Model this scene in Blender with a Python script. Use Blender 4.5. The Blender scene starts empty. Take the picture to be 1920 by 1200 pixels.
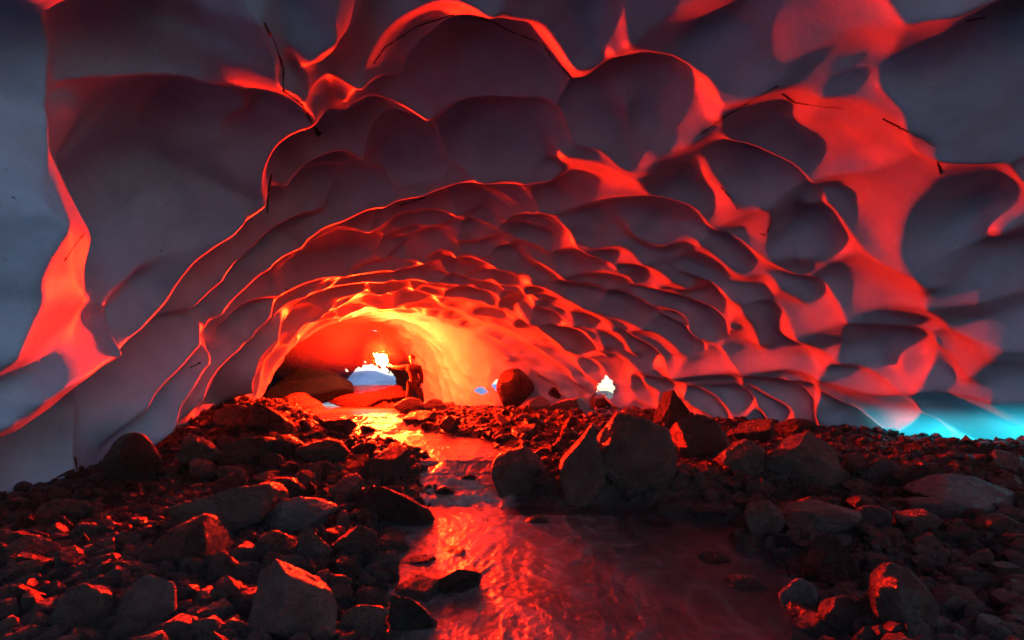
import bpy, bmesh, math, random
import numpy as np
from mathutils import Vector, Matrix
from mathutils.bvhtree import BVHTree
R = math.radians
rng = np.random.default_rng(7)
random.seed(7)
sc = bpy.context.scene
C = sc.collection

# ------------------------------------------------------------------ camera, sky, sun, exposure
CZ = 1.2                      # eye height above the near ground
F = 1000.0                    # focal length in photograph pixels (photograph 1920 wide)
HY = 740.0                    # row of the horizon in the photograph
cd = bpy.data.cameras.new('camera'); cam = bpy.data.objects.new('camera', cd); C.objects.link(cam)
cam.location = (0, 0, CZ); cam.rotation_euler = (R(90), 0, 0)
cd.sensor_width = 36; cd.lens = 36 * F / 1920; cd.shift_y = (HY - 600) / 1920
cd.clip_end = 3000; cd.clip_start = 0.05
sc.camera = cam

SUN_EL, SUN_AZ = 28, 78       # azimuth measured from +Y towards +X
w = bpy.data.worlds.new('World'); sc.world = w; w.use_nodes = True
nt = w.node_tree; nt.nodes.clear()
wo = nt.nodes.new('ShaderNodeOutputWorld'); bg = nt.nodes.new('ShaderNodeBackground')
sky = nt.nodes.new('ShaderNodeTexSky'); sky.sky_type = 'NISHITA'; sky.sun_disc = False
sky.sun_elevation = R(SUN_EL); sky.sun_rotation = R(SUN_AZ)
sky.ozone_density = 2.0; sky.air_density = 1.2; sky.dust_density = 0.6
bg.inputs['Strength'].default_value = 0.056
nt.links.new(sky.outputs[0], bg.inputs[0]); nt.links.new(bg.outputs[0], wo.inputs[0])

sd = bpy.data.lights.new('sun', 'SUN'); sun = bpy.data.objects.new('sun', sd); C.objects.link(sun)
sd.energy = 1.3; sd.angle = R(0.5); sd.color = (1, 0.96, 0.9)
sdir = Vector((math.sin(R(SUN_AZ)) * math.cos(R(SUN_EL)), math.cos(R(SUN_AZ)) * math.cos(R(SUN_EL)), math.sin(R(SUN_EL))))
sun.rotation_euler = sdir.to_track_quat('Z', 'Y').to_euler()
sc.view_settings.view_transform = 'Standard'; sc.view_settings.look = 'None'
sc.view_settings.exposure = 2.45; sc.view_settings.gamma = 1.0
FLARE_POWER = 3900.0
FLARE_COL = (1.0, 0.0115, 0.0012)

sc.cycles.use_denoising = True
sc.cycles.max_bounces = 8; sc.cycles.diffuse_bounces = 3; sc.cycles.glossy_bounces = 3
sc.cycles.transmission_bounces = 4; sc.cycles.volume_bounces = 1
sc.cycles.sample_clamp_indirect = 6.0
sc.cycles.caustics_reflective = False; sc.cycles.caustics_refractive = False
sc.cycles.volume_step_rate = 2.0

# ------------------------------------------------------------------ helpers
def P(px, py, D):
    "world point seen at photograph pixel (px, py) at distance D along the view axis"
    return np.array([(px - 960) / F * D, D, CZ + (HY - py) / F * D])

def hash3(ix, iy, iz, seed):
    n = (ix.astype(np.int64) * 73856093) ^ (iy.astype(np.int64) * 19349663) ^ (iz.astype(np.int64) * 83492791) ^ (seed * 2654435761 & 0x7fffffff)
    n = (n ^ (n >> 13)) & 0x7fffffff
    n = (n * ((n * n * 15731 + 789221) & 0x7fffffff) + 1376312589) & 0x7fffffff
    return n / 0x7fffffff * 2 - 1

def noise(p, scale=1.0, seed=0):
    p = np.asarray(p) * scale
    i = np.floor(p).astype(np.int64); f = p - i
    u = f * f * f * (f * (f * 6 - 15) + 10)
    out = 0
    for a in (0, 1):
        for b in (0, 1):
            for c in (0, 1):
                wgt = (u[:, 0] if a else 1 - u[:, 0]) * (u[:, 1] if b else 1 - u[:, 1]) * (u[:, 2] if c else 1 - u[:, 2])
                out = out + wgt * hash3(i[:, 0] + a, i[:, 1] + b, i[:, 2] + c, seed)
    return out

def fbm(p, scale=1.0, octs=4, seed=0, gain=0.5):
    t = 0; a = 1.0
    for k in range(octs):
        t = t + a * noise(p, scale * 2.03 ** k, seed + k * 17); a *= gain
    return t

def sstep(a, b, x):
    t = np.clip((x - a) / (b - a), 0, 1); return t * t * (3 - 2 * t)

def new_mesh(name, V, Fc, mat, smooth=True, parent=None):
    me = bpy.data.meshes.new(name)
    V = np.asarray(V, dtype=np.float32); Fc = np.asarray(Fc, dtype=np.int32)
    n = Fc.shape[1]
    me.vertices.add(len(V)); me.vertices.foreach_set('co', V.ravel())
    me.loops.add(len(Fc) * n); me.loops.foreach_set('vertex_index', Fc.ravel())
    me.polygons.add(len(Fc)); me.polygons.foreach_set('loop_start', np.arange(len(Fc), dtype=np.int32) * n)
    me.polygons.foreach_set('use_smooth', np.full(len(Fc), smooth))
    me.update(calc_edges=True)
    if mat: me.materials.append(mat)
    o = bpy.data.objects.new(name, me); C.objects.link(o)
    if parent: o.parent = parent
    return o

def grid_faces(nu, nv):
    i = np.arange(nu - 1)[:, None] * nv + np.arange(nv - 1)[None, :]
    return np.stack([i, i + 1, i + nv + 1, i + nv], -1).reshape(-1, 4)

def tag(o, label=None, cat=None, group=None, kind=None):
    if label: o['label'] = label
    if cat: o['category'] = cat
    if group: o['group'] = group
    if kind: o['kind'] = kind
    return o

def vattr(o, name, arr):
    a = o.data.attributes.new(name, 'FLOAT', 'POINT'); a.data.foreach_set('value', np.asarray(arr, dtype=np.float32))

def icosphere(sub):
    bm = bmesh.new(); bmesh.ops.create_icosphere(bm, subdivisions=sub, radius=1)
    V = np.array([v.co[:] for v in bm.verts]); Fc = np.array([[v.index for v in f.verts] for f in bm.faces]); bm.free()
    return V, Fc

# ------------------------------------------------------------------ materials
def mat(name):
    m = bpy.data.materials.new(name); m.use_nodes = True
    n = m.node_tree.nodes; p = n.get('Principled BSDF')
    return m, n, m.node_tree.links, p

def nz(n, l, scale, detail=6, rough=0.55, vec=None, dist=0):
    t = n.new('ShaderNodeTexNoise'); t.inputs['Scale'].default_value = scale; t.inputs['Detail'].default_value = detail
    t.inputs['Roughness'].default_value = rough; t.inputs['Distortion'].default_value = dist
    if vec is not None: l.new(vec, t.inputs['Vector'])
    return t

def ramp(n, l, src, stops):
    r = n.new('ShaderNodeValToRGB'); e = r.color_ramp.elements
    while len(e) < len(stops): e.new(0.5)
    for k, (pos, col) in enumerate(stops):
        e[k].position = pos; e[k].color = (*col, 1) if len(col) == 3 else col
    l.new(src, r.inputs[0]); return r

def ice_material():
    m, n, l, p = mat('glacier_ice')
    co = n.new('ShaderNodeTexCoord').outputs['Object']
    a = nz(n, l, 0.35, 4, vec=co)
    r = ramp(n, l, a.outputs[0], [(0.3, (0.26, 0.42, 0.62)), (0.7, (0.32, 0.47, 0.66))])
    so = n.new('ShaderNodeAttribute'); so.attribute_name = 'dirty_ice'  # mask for shade painted into the ice colour of the far chamber
    sp = nz(n, l, 26, 3, 0.7, co); sr = ramp(n, l, sp.outputs[0], [(0.27, (0.35, 0.3, 0.28)), (0.33, (1, 1, 1))])
    gr = nz(n, l, 2.5, 8, 0.7, co); g2 = ramp(n, l, gr.outputs[0], [(0.3, (0.78, 0.78, 0.8)), (0.6, (1, 1, 1))])
    mu = n.new('ShaderNodeMix'); mu.data_type = 'RGBA'; mu.blend_type = 'MULTIPLY'; mu.inputs[0].default_value = 1; l.new(r.outputs[0], mu.inputs[6]); l.new(sr.outputs[0], mu.inputs[7])
    mv = n.new('ShaderNodeMix'); mv.data_type = 'RGBA'; mv.blend_type = 'MULTIPLY'; mv.inputs[0].default_value = 1; l.new(mu.outputs[2], mv.inputs[6]); l.new(g2.outputs[0], mv.inputs[7])
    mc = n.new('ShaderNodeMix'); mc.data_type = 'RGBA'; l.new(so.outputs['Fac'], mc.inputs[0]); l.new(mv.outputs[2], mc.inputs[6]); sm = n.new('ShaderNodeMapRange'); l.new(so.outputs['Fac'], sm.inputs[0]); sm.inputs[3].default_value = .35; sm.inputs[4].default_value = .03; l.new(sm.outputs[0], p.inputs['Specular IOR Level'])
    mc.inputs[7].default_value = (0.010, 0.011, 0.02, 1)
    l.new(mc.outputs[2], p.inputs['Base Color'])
    p.inputs['Roughness'].default_value = 0.42; p.inputs['IOR'].default_value = 1.31
    p.inputs['Specular IOR Level'].default_value = 0.35
    b1 = nz(n, l, 32, 6, 0.65, vec=co); b2 = nz(n, l, 2.2, 3, vec=co)
    bu1 = n.new('ShaderNodeBump'); bu1.inputs['Strength'].default_value = 0.22; bu1.inputs['Distance'].default_value = 0.02
    l.new(b1.outputs[0], bu1.inputs['Height'])
    bu2 = n.new('ShaderNodeBump'); bu2.inputs['Strength'].default_value = 0.15; bu2.inputs['Distance'].default_value = 0.1
    l.new(b2.outputs[0], bu2.inputs['Height']); l.new(bu1.outputs[0], bu2.inputs['Normal'])
    l.new(bu2.outputs[0], p.inputs['Normal'])
    # thin rim of the sheet lets daylight through
    tr = n.new('ShaderNodeBsdfTranslucent'); tr.inputs[0].default_value = (0.02, 0.50, 0.62, 1)
    at = n.new('ShaderNodeAttribute'); at.attribute_name = 'thin_ice'
    mx = n.new('ShaderNodeMixShader'); l.new(at.outputs['Fac'], mx.inputs[0])
    l.new(p.outputs[0], mx.inputs[1]); l.new(tr.outputs[0], mx.inputs[2])
    out = n.get('Material Output'); l.new(mx.outputs[0], out.inputs[0])
    return m

def rock_material(name, c0, c1, rough=(0.14, 0.5), bump=0.9):
    m, n, l, p = mat(name)
    tc = n.new('ShaderNodeTexCoord'); co = tc.outputs['Object']
    oi = n.new('ShaderNodeObjectInfo')
    ad = n.new('ShaderNodeVectorMath'); ad.operation = 'ADD'; l.new(co, ad.inputs[0])
    ml = n.new('ShaderNodeVectorMath'); ml.operation = 'SCALE'; ml.inputs[0].default_value = (37, 91, 53); l.new(oi.outputs['Random'], ml.inputs['Scale'])
    l.new(ml.outputs[0], ad.inputs[1]); v = ad.outputs[0]
    a = nz(n, l, 1.6, 8, 0.65, v)
    r = ramp(n, l, a.outputs[0], [(0.3, c0), (0.72, c1)])
    hs = n.new('ShaderNodeHueSaturation'); mr = n.new('ShaderNodeMapRange')
    l.new(oi.outputs['Random'], mr.inputs[0]); mr.inputs[3].default_value = 0.5; mr.inputs[4].default_value = 1.9
    l.new(mr.outputs[0], hs.inputs['Value']); l.new(r.outputs[0], hs.inputs['Color'])
    l.new(hs.outputs[0], p.inputs['Base Color'])
    rr = nz(n, l, 4, 5, 0.6, v); m2 = n.new('ShaderNodeMapRange'); l.new(rr.outputs[0], m2.inputs[0])
    m2.inputs[1].default_value = 0.35; m2.inputs[2].default_value = 0.65
    m2.inputs[3].default_value = rough[0]; m2.inputs[4].default_value = rough[1]; l.new(m2.outputs[0], p.inputs['Roughness'])
    b1 = nz(n, l, 9, 8, 0.7, v); bu = n.new('ShaderNodeBump'); bu.inputs['Strength'].default_value = bump; bu.inputs['Distance'].default_value = 0.12
    l.new(b1.outputs[0], bu.inputs['Height']); l.new(bu.outputs[0], p.inputs['Normal'])
    return m

ICE = ice_material()
ROCK = rock_material('wet_basalt', (0.026, 0.016, 0.015), (0.095, 0.058, 0.053))
ROCKP = rock_material('pale_wet_rock', (0.05, 0.045, 0.048), (0.12, 0.105, 0.11))
ROCKD = rock_material('black_wet_rock', (0.012, 0.011, 0.01), (0.035, 0.03, 0.028), (0.2, 0.45))
CLIFF = rock_material('shadowed_cliff', (0.0006, 0.012, 0.04), (0.0015, 0.03, 0.09), (0.6, 0.9))  # red kept near zero: navy shade put into the colour against flare light
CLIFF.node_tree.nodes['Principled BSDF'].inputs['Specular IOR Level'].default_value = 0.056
GRND = rock_material('gravel_ground', (0.012, 0.009, 0.008), (0.04, 0.03, 0.027), bump=0.9)

def water_material():
    m, n, l, p = mat('running_water')
    co = n.new('ShaderNodeTexCoord').outputs['Object']
    mp = n.new('ShaderNodeMapping'); mp.inputs['Scale'].default_value = (1.6, 0.8, 1); l.new(co, mp.inputs[0])
    at = n.new('ShaderNodeAttribute'); at.attribute_name = 'foam'
    a = nz(n, l, 5, 6, 0.6, mp.outputs[0], 0.6)
    ma = n.new('ShaderNodeMath'); ma.operation = 'MULTIPLY'; l.new(a.outputs[0], ma.inputs[0]); l.new(at.outputs['Fac'], ma.inputs[1])
    r = ramp(n, l, ma.outputs[0], [(0.08, (0.035, 0.03, 0.03)), (0.6, (0.27, 0.24, 0.25))])
    l.new(r.outputs[0], p.inputs['Base Color'])
    p.inputs['Roughness'].default_value = 0.2; p.inputs['IOR'].default_value = 1.33; p.inputs['Specular IOR Level'].default_value = 0.8
    b = nz(n, l, 16, 8, 0.65, mp.outputs[0], 0.8); bu = n.new('ShaderNodeBump'); bu.inputs['Strength'].default_value = 0.35; bu.inputs['Distance'].default_value = 0.04
    l.new(b.outputs[0], bu.inputs['Height']); l.new(bu.outputs[0], p.inputs['Normal'])
    return m
WATER = water_material()

def plain(name, col, rough=0.6, noise_amt=0.25, scale=14, **kw):
    m, n, l, p = mat(name)
    co = n.new('ShaderNodeTexCoord').outputs['Object']
    a = nz(n, l, scale, 4, vec=co)
    c0 = tuple(c * (1 - noise_amt) for c in col); c1 = tuple(min(1, c * (1 + noise_amt)) for c in col)
    r = ramp(n, l, a.outputs[0], [(0.3, c0), (0.7, c1)]); l.new(r.outputs[0], p.inputs['Base Color'])
    p.inputs['Roughness'].default_value = rough
    for k, v in kw.items(): p.inputs[k.replace('_', ' ')].default_value = v
    return m

# ------------------------------------------------------------------ ground and stream profile
SD = np.array([-8, 1.0, 2.0, 3.2, 4.4, 5.3, 5.6, 5.95, 7.0, 7.9, 8.8, 9.4, 10.2, 12.5, 16, 20, 26])
SL = np.array([-.3, -.3, -.5, -.77, -.88, -.85, -.87, -.92, -1.0, -1.42, -1.9, -2.7, -3.3, -4.4, -5.7, -7.3, -9.5])
SR = np.array([1.5, 1.4, 1.3, 1.57, 1.94, 2.2, .6, -.2, -.24, -.26, -.4, -.6, -2.0, -2.6, -3.5, -5.4, -7.5])
SZ = np.array([-1.2, -1.2, -1.2, -1.18, -1.16, -1.15, -1.145, -1.06, -.85, -.79, -.77, -.76, -.74, -.46, -.43, -.42, -.42])

def level(x, y):
    "water level: a wavering sill and small steps down the falls"
    p = np.stack([np.ravel(x), np.ravel(y) * 0.4, 0 * np.ravel(x)], 1)
    o = (0.30 * noise(p, 1.9, 71) + 0.12 * noise(p, 5.0, 72)).reshape(np.shape(x)) * (np.asarray(y) > 4.8)
    lv = np.interp(y + o, SD, SZ)
    step = np.round(lv / 0.09) * 0.09
    fall = (np.interp(y + o + .3, SD, SZ) - np.interp(y + o - .3, SD, SZ)) > 0.05
    return np.where(fall, 0.86 * lv + 0.14 * step, lv)

def ground_z(x, y, fine=True):
    x = np.asarray(x, float); y = np.asarray(y, float)
    base = -1.10 + 0.66 * sstep(4, 15, y)
    base = base + 0.14 * sstep(2.5, 5.5, x) * sstep(2, 6, y) * (1 - sstep(9, 12, y))
    lf = sstep(0, 1.2, np.interp(y, SD, SL) - 0.15 - x) * sstep(5, 7, y)
    base = base + lf * (np.interp(y, [5, 6.5, 9, 11, 14, 18], [0, .05, .33, .46, .22, .05]))
    base = base + 0.06 * sstep(-2.5, -5.0, x) * sstep(3, 7, y) * (1 - sstep(9, 13, y))
    base = base + 0.16 * sstep(0.0, 0.4, x - np.interp(y, SD, SR)) * sstep(5.3, 5.9, y) * (1 - sstep(7, 8, y))
    base = base + 0.25 * np.exp(-((x + 6.2) / 2.2) ** 2 - ((y - 20.5) / 1.6) ** 2)
    base = base - 0.14 * sstep(1.4, 3.0, x) * (1 - sstep(2.6, 4.2, y))
    q = np.stack([x.ravel(), y.ravel(), 0 * x.ravel()], 1)
    yw = y + (0.5 * noise(q, 1.0, 141) + 0.2 * noise(q, 2.7, 142)).reshape(x.shape) * (y > 3.5)
    xl = np.interp(yw, SD, SL) + 0.10 * noise(q, 1.7, 143).reshape(x.shape); xr = np.interp(yw, SD, SR) + (0.32 * noise(q, .9, 144) + .15 * noise(q, 2.5, 145)).reshape(x.shape) * (y < 6); lv = level(x, y)
    d = np.maximum(xl - x, x - xr)          # < 0 in the channel
    p = np.stack([x.ravel(), y.ravel(), np.zeros(x.size)], 1)
    e = noise(p, 1.6, 3).reshape(x.shape) * 0.12
    t = sstep(-0.15, 0.4, d + e)
    z = (lv - 0.14) * (1 - t) + np.maximum(base, lv + 0.03) * t
    if fine:
        far = np.clip(1 - (np.abs(x) - 12) / 30, 0.2, 1)
        z = z + (fbm(p, 1.3, 3, 11).reshape(x.shape) * 0.05 + np.abs(fbm(p, 6.0, 3, 23).reshape(x.shape)) * 0.035) * (0.25 + 0.75 * t) * far
    return z + CZ

def on_ground(px, py):
    "depth at which the ray through a photograph pixel meets the ground"
    Ds = np.concatenate([np.arange(1.6, 8, 0.03), np.arange(8, 24, 0.06)])
    rx = (px - 960) / F * Ds; rz = CZ + (HY - py) / F * Ds
    g = ground_z(rx, Ds, fine=False)
    inside = (rx > np.interp(Ds, SD, SL)) & (rx < np.interp(Ds, SD, SR)); g = np.where(inside, np.maximum(g, level(rx, Ds) + CZ - 0.05), g)
    k = np.nonzero(rz <= g)[0]
    return Ds[k[0]] if len(k) else 15.0

# ------------------------------------------------------------------ ice vault
#         D     xL    xA    xR    top   foot  nL   nR
KEYS = np.array([
    [-7.0, -1.0,  2.5,  6.5,  3.9, -1.7, 2.4, 2.0],
    [-4.0, -2.4,  2.0,  6.8,  4.0, -1.7, 2.4, 2.0],  # unseen stretch behind the eye, drawn in on the left to steer daylight
    [-2.0, -4.3,  0.8,  7.0,  4.3, -1.7, 2.4, 2.0],
    [ 1.0, -4.6,  0.3,  7.7,  4.2, -1.7, 2.4, 2.0],
    [ 3.0, -4.4,  0.2,  7.7,  4.0, -1.7, 2.4, 2.0],
    [ 4.7, -4.5,  0.0,  7.5,  3.9, -1.6, 2.3, 1.9],
    [ 5.6, -4.9, -0.2, 7.3,  3.85, -1.5, 2.3, 1.85],
    [ 7.0, -5.05, -0.4, 7.0,  3.65, -1.4, 2.3, 1.8],
    [ 9.0, -5.45, -0.8,  6.3,  3.15, -1.3, 2.2, 1.7],
    [10.5, -5.75, -1.2,  5.5,  2.78, -1.2, 2.2, 1.7],
    [12.0, -6.0, -1.8,  4.4,  2.42, -1.2, 2.1, 1.7],
    [13.0, -6.4, -2.3,  3.6,  2.3, -1.1, 2.1, 1.8],
    [14.5, -7.6, -3.0,  2.2,  2.35, -1.0, 2.1, 1.9],
    [16.5, -8.9, -3.8, -0.5,  2.5, -1.0, 2.1, 2.0],
    [19.0, -10.2, -4.8, -2.2, 2.6, -0.9, 2.1, 2.1],
    [21.0, -11.0, -5.8, -3.4, 2.6, -0.9, 2.1, 2.1]])

def pchip(x, X, Y):
    h = np.diff(X); dl = np.diff(Y) / h; d = np.zeros_like(Y)
    d[1:-1] = np.where(dl[1:] * dl[:-1] > 0, 2 * dl[1:] * dl[:-1] / (dl[1:] + dl[:-1] + 1e-9), 0); d[0] = dl[0]; d[-1] = dl[-1]
    k = np.clip(np.searchsorted(X, x) - 1, 0, len(X) - 2); t = (x - X[k]) / h[k]
    return ((2*t**3 - 3*t**2 + 1) * Y[k] + (t**3 - 2*t**2 + t) * h[k] * d[k] + (-2*t**3 + 3*t**2) * Y[k+1] + (t**3 - t**2) * h[k] * d[k+1])

def vault(ys, us):
    "crest surface of the ice; ys distances, us in 0..1 from the left foot over the top to the right foot"
    K = [pchip(ys, KEYS[:, 0], KEYS[:, j])[:, None] for j in range(1, 8)]
    xl, xa, xr, top, foot, nl, nr = K
    ph = math.pi * (1 - us)[None, :]
    c = np.cos(ph); s = np.abs(np.sin(ph))
    left = c < 0
    n = np.where(left, nl, nr)
    a = np.where(left, xa - xl, xr - xa)
    X = xa + a * np.sign(c) * np.abs(c) ** (2 / n)
    Z = foot + (top - foot) * s ** (2 / n) + CZ
    Y = np.repeat(ys[:, None], len(us), 1)
    return np.stack([X, Y, Z], -1)

def normals_in(G):
    du = np.gradient(G, axis=1); dv = np.gradient(G, axis=0)
    n = np.cross(du, dv); n /= np.linalg.norm(n, axis=-1, keepdims=True) + 1e-9
    cen = np.array([0, 0, CZ]); ref = G.copy(); ref[..., 0] = G[:, G.shape[1] // 2, 0][:, None]; ref[..., 2] = CZ
    flip = np.sum(n * (ref - G), -1) < 0
    n[flip] *= -1
    return n

# coarse crest surfaces used to find where a feature of the photograph sits in space
_cy = np.linspace(-7, 21, 240); _cu = np.linspace(0, 1, 240)
CG = vault(_cy, _cu); CN = normals_in(CG)
_cf = grid_faces(240, 240)
_trees = {}
def cast(px, py, inset):
    key = round(inset, 2)
    if key not in _trees:
        _trees[key] = BVHTree.FromPolygons([tuple(v) for v in (CG + CN * key).reshape(-1, 3)], [tuple(int(i) for i in f) for f in _cf])
    d = Vector(((px - 960) / F, 1, (HY - py) / F)).normalized()
    h = _trees[key].ray_cast(Vector((0, 0, CZ)), d, 60)
    if h[0] is None: return None
    p = np.array(h[0]); k = h[2]; i, j = divmod(k, 239)
    return p - CN[i, j] * key

# ridges traced from the photograph: (amplitude, width towards the eye, width towards the flare, points)
RID = [
 (.50, 1.5, .55, [(440,-30),(470,10),(497,45),(517,85),(531,130),(534,172),(565,195),(585,230),(600,258),(560,275),(530,295),(510,328),(502,360),(500,402),(450,440),(405,475),(375,502),(350,545),(330,580),(285,620),(235,670),(185,715),(130,750),(85,775),(55,830)]),
 (.30, .7, .9, [(533,172),(500,190),(462,220),(425,268)]),
 (.34, 1.1, .5, [(600,262),(640,240),(668,215),(715,200),(770,212),(830,238),(880,245)]),
 (.42, 1.2, .7, [(600,258),(655,215),(680,150),(720,90),(780,50),(850,28),(920,40),(965,62),(1010,78),(1040,112),(1075,150),(1120,152),(1165,160)]),
 (.30, 1.0, .5, [(1165,160),(1160,190),(1165,215),(1175,250),(1178,300),(1190,345)]),
 (.32, .9, .35, [(340,630),(370,590),(405,550),(440,510),(490,465),(530,430),(570,408),(602,402),(640,412)]),
 (.34, .9, .4, [(395,640),(420,605),(440,578),(470,545),(500,512),(535,486),(568,470),(580,450),(610,430),(650,420),(700,400),(750,385),(800,370),(880,352),(960,350),(1030,356),(1080,335)]),
 (.28, .9, .35, [(503,400),(525,375),(555,340),(580,318),(608,303),(645,295),(690,310),(708,335)]),
 (.24, .8, .4, [(425,650),(430,620),(450,592),(490,565),(540,550),(600,530),(680,518),(750,510),(785,505),(800,490),(825,480),(860,488),(910,500),(960,520),(1010,545)]),
 (.20, .7, .35, [(640,455),(710,430),(750,412),(800,408),(880,412),(905,420)]),
 (.20, .6, .35, [(815,455),(850,458),(890,462),(930,450),(965,443)]),
 (.20, .6, .35, [(875,398),(900,382),(930,378),(965,395),(1020,408),(1070,430),(1120,450),(1160,458)]),
 (.22, .6, .35, [(480,650),(510,610),(545,575),(600,550),(660,540),(720,532),(780,530),(850,540),(900,560)]),
 (.40, 1.3, .85, [(215,335),(160,400),(120,470),(96,540),(100,580),(85,630),(68,690),(62,740),(80,780)]),
 (.22, .6, .4, [(178,605),(150,660),(128,720),(100,765)]),
 (.30, .9, .6, [(170,620),(190,600),(220,550),(260,512),(310,490),(372,492)]),
 (.30, .7, .35, [(420,602),(395,640),(355,690),(312,740),(287,790),(275,840)]),
 (.30, .7, .35, [(430,652),(385,700),(347,760),(330,810),(305,870)]),
 (.24, .6, .3, [(545,560),(480,632),(432,680),(397,730),(372,800)]),
 (.30, .7, .4, [(20,890),(60,812),(88,778),(200,700)]),
 (.35, .6, .4, [(560,612),(545,627),(520,650),(492,690),(480,720),(486,758)]),
 # right of centre
 (.45, 1.5, .9, [(1920,66),(1830,46),(1740,52),(1640,70),(1560,95),(1500,125),(1460,160),(1420,182),(1360,218),(1310,255),(1270,290),(1235,305),(1212,328),(1190,345),(1150,332),(1100,318),(1050,302),(995,300)]),
 (.50, 1.5, 1.0, [(1462,165),(1490,192),(1540,200),(1580,203),(1630,210),(1680,235),(1720,255),(1757,277),(1757,300),(1765,328),(1740,370),(1705,402),(1680,440),(1678,490),(1720,528),(1770,560),(1815,582)]),
 (.36, .9, .7, [(1238,308),(1262,308),(1310,310),(1332,340),(1360,370),(1385,395),(1422,392),(1446,402),(1442,440),(1442,472),(1458,490),(1500,492),(1532,502),(1562,527)]),
 (.2, .5, .5, [(1310,310),(1350,302),(1382,317)]),
 (.32, .9, .7, [(1060,440),(1110,470),(1165,470),(1205,498),(1270,540),(1320,582)]),
 (.30, .8, .6, [(1130,440),(1170,435),(1200,460),(1240,470),(1300,455),(1340,490),(1385,525),(1440,520),(1470,545),(1510,575),(1556,605)]),
 (.28, .8, .6, [(960,480),(1010,500),(1060,520),(1130,515),(1200,530)]),
 (.30, .8, .6, [(960,520),(1010,540),(1080,572),(1150,600),(1220,625),(1270,660),(1297,695)]),
 (.26, .6, .5, [(1110,588),(1150,620),(1180,660),(1200,695)]),
 (.24, .6, .5, [(1040,600),(1085,625),(1115,650),(1135,685)]),
 (.24, .6, .5, [(960,590),(1010,620),(1050,650),(1070,680)]),
 (.34, .8, .6, [(1320,582),(1370,572),(1400,600),(1420,650),(1428,692)]),
 (.45, 1.3, .7, [(1920,592),(1880,585),(1800,580),(1700,582),(1640,590),(1560,618),(1500,640),(1430,655)]),
 (.26, .7, .6, [(1675,655),(1685,690),(1695,715),(1690,738)]),
 (.36, .8, .55, [(1225,722),(1260,712),(1330,704),(1400,700),(1480,700),(1540,715),(1600,735),(1660,745),(1720,735),(1790,745),(1860,765),(1930,790)]),
 (.30, .8, .6, [(1525,720),(1540,690),(1580,680),(1640,690)]),
 (.34, 1.0, .6, [(1820,415),(1850,430),(1862,455),(1850,500)]),
 (.34, 1.0, .6, [(1920,380),(1870,400),(1850,430)]),
 (.34, 1.0, .7, [(1560,270),(1500,240),(1490,225),(1520,205)]),
 (.30, .9, .6, [(1600,380),(1560,385),(1500,400),(1460,430)]),
 (.30, .9, .6, [(1600,540),(1650,500),(1680,490)]),
 (.40, 1.2, .8, [(1920,640),(1850,680),(1800,720),(1740,730)]),
 (.5, 1.6, .9, [(560,-150),(640,60),(590,120),(560,190)]),
 (.4, 1.4, .9, [(1075,150),(1180,90),(1300,30),(1420,-60)]),
 (.3, 1.2, .3, [(-250,40),(0,-5),(200,0),(340,10),(440,-10)]),
]
FLARE = P(713, 664, 16.0)
polys = []
def smooth_line(q):
    "Catmull-Rom through the traced points"
    e = np.concatenate([[2 * q[0] - q[1]], q, [2 * q[-1] - q[-2]]]); out = []
    for i in range(1, len(e) - 2):
        a, b, c, d = e[i-1:i+3]
        for t in (0, .25, .5, .75):
            out.append(.5 * (2*b + (c-a)*t + (2*a-5*b+4*c-d)*t*t + (3*b-a-3*c+d)*t**3))
    out.append(q[-1]); return np.array(out)
for amp, wc, wf, pts in RID:
    rt = np.mean([p[0] for p in pts]) > 1000
    if np.mean([p[0] for p in pts]) < 560 and np.mean([p[1] for p in pts]) > 560: amp *= 1.4; wf *= 1.7; wc *= .7
    if rt: amp *= .85
    amp *= 1.15; wf *= 2.1 if rt else 1.35; wc *= 0.9
    q = [cast(x, y, amp) for x, y in pts]
    q = [p for p in q if p is not None]
    if len(q) > 1: polys.append((amp, wc, wf, smooth_line(np.array(q))))
# rings of smaller scallops farther in, and beside / behind the eye
def ring(y, u0, u1, amp, wc, wf, n=9, jit=0.25):
    us = np.linspace(u0, u1, n); t = np.linspace(0, 1, n)
    ys = y + np.sin(t * math.pi) * jit * rng.uniform(-1.5, 1.5) + rng.normal(0, jit * 0.25, n)
    pts = np.stack([vault(np.array([a]), np.array([b]))[0, 0] for a, b in zip(ys, us)])
    polys.append((amp, wc, wf, smooth_line(pts)))
y = 10.0
while y < 21:
    u = rng.uniform(0.04, 0.12)
    while u < 0.95:
        L = rng.uniform(0.08, 0.2)
        ring(y + rng.uniform(-.3, .3), u, min(.97, u + L), rng.uniform(.10, .22), rng.uniform(.4, .7), rng.uniform(.22, .4))
        u += L * rng.uniform(0.75, 1.0)
    y += rng.uniform(.55, .85)
y = 7.6
while y < 10:
    u = rng.uniform(0.15, 0.3)
    while u < 0.8:
        L = rng.uniform(0.06, 0.13); ring(y + rng.uniform(-.4, .4), u, u + L, rng.uniform(.08, .16), .55, .45); u += L * rng.uniform(1.1, 1.7)
    y += .8
y = 2.6
while y > -7:
    u = rng.uniform(0.02, 0.1)
    while u < 0.95:
        L = rng.uniform(0.15, 0.3)
        ring(y + rng.uniform(-.4, .4), u, min(.97, u + L), rng.uniform(.3, .5), 1.3, .8, jit=0.6)
        u += L
    y -= 1.6

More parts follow.
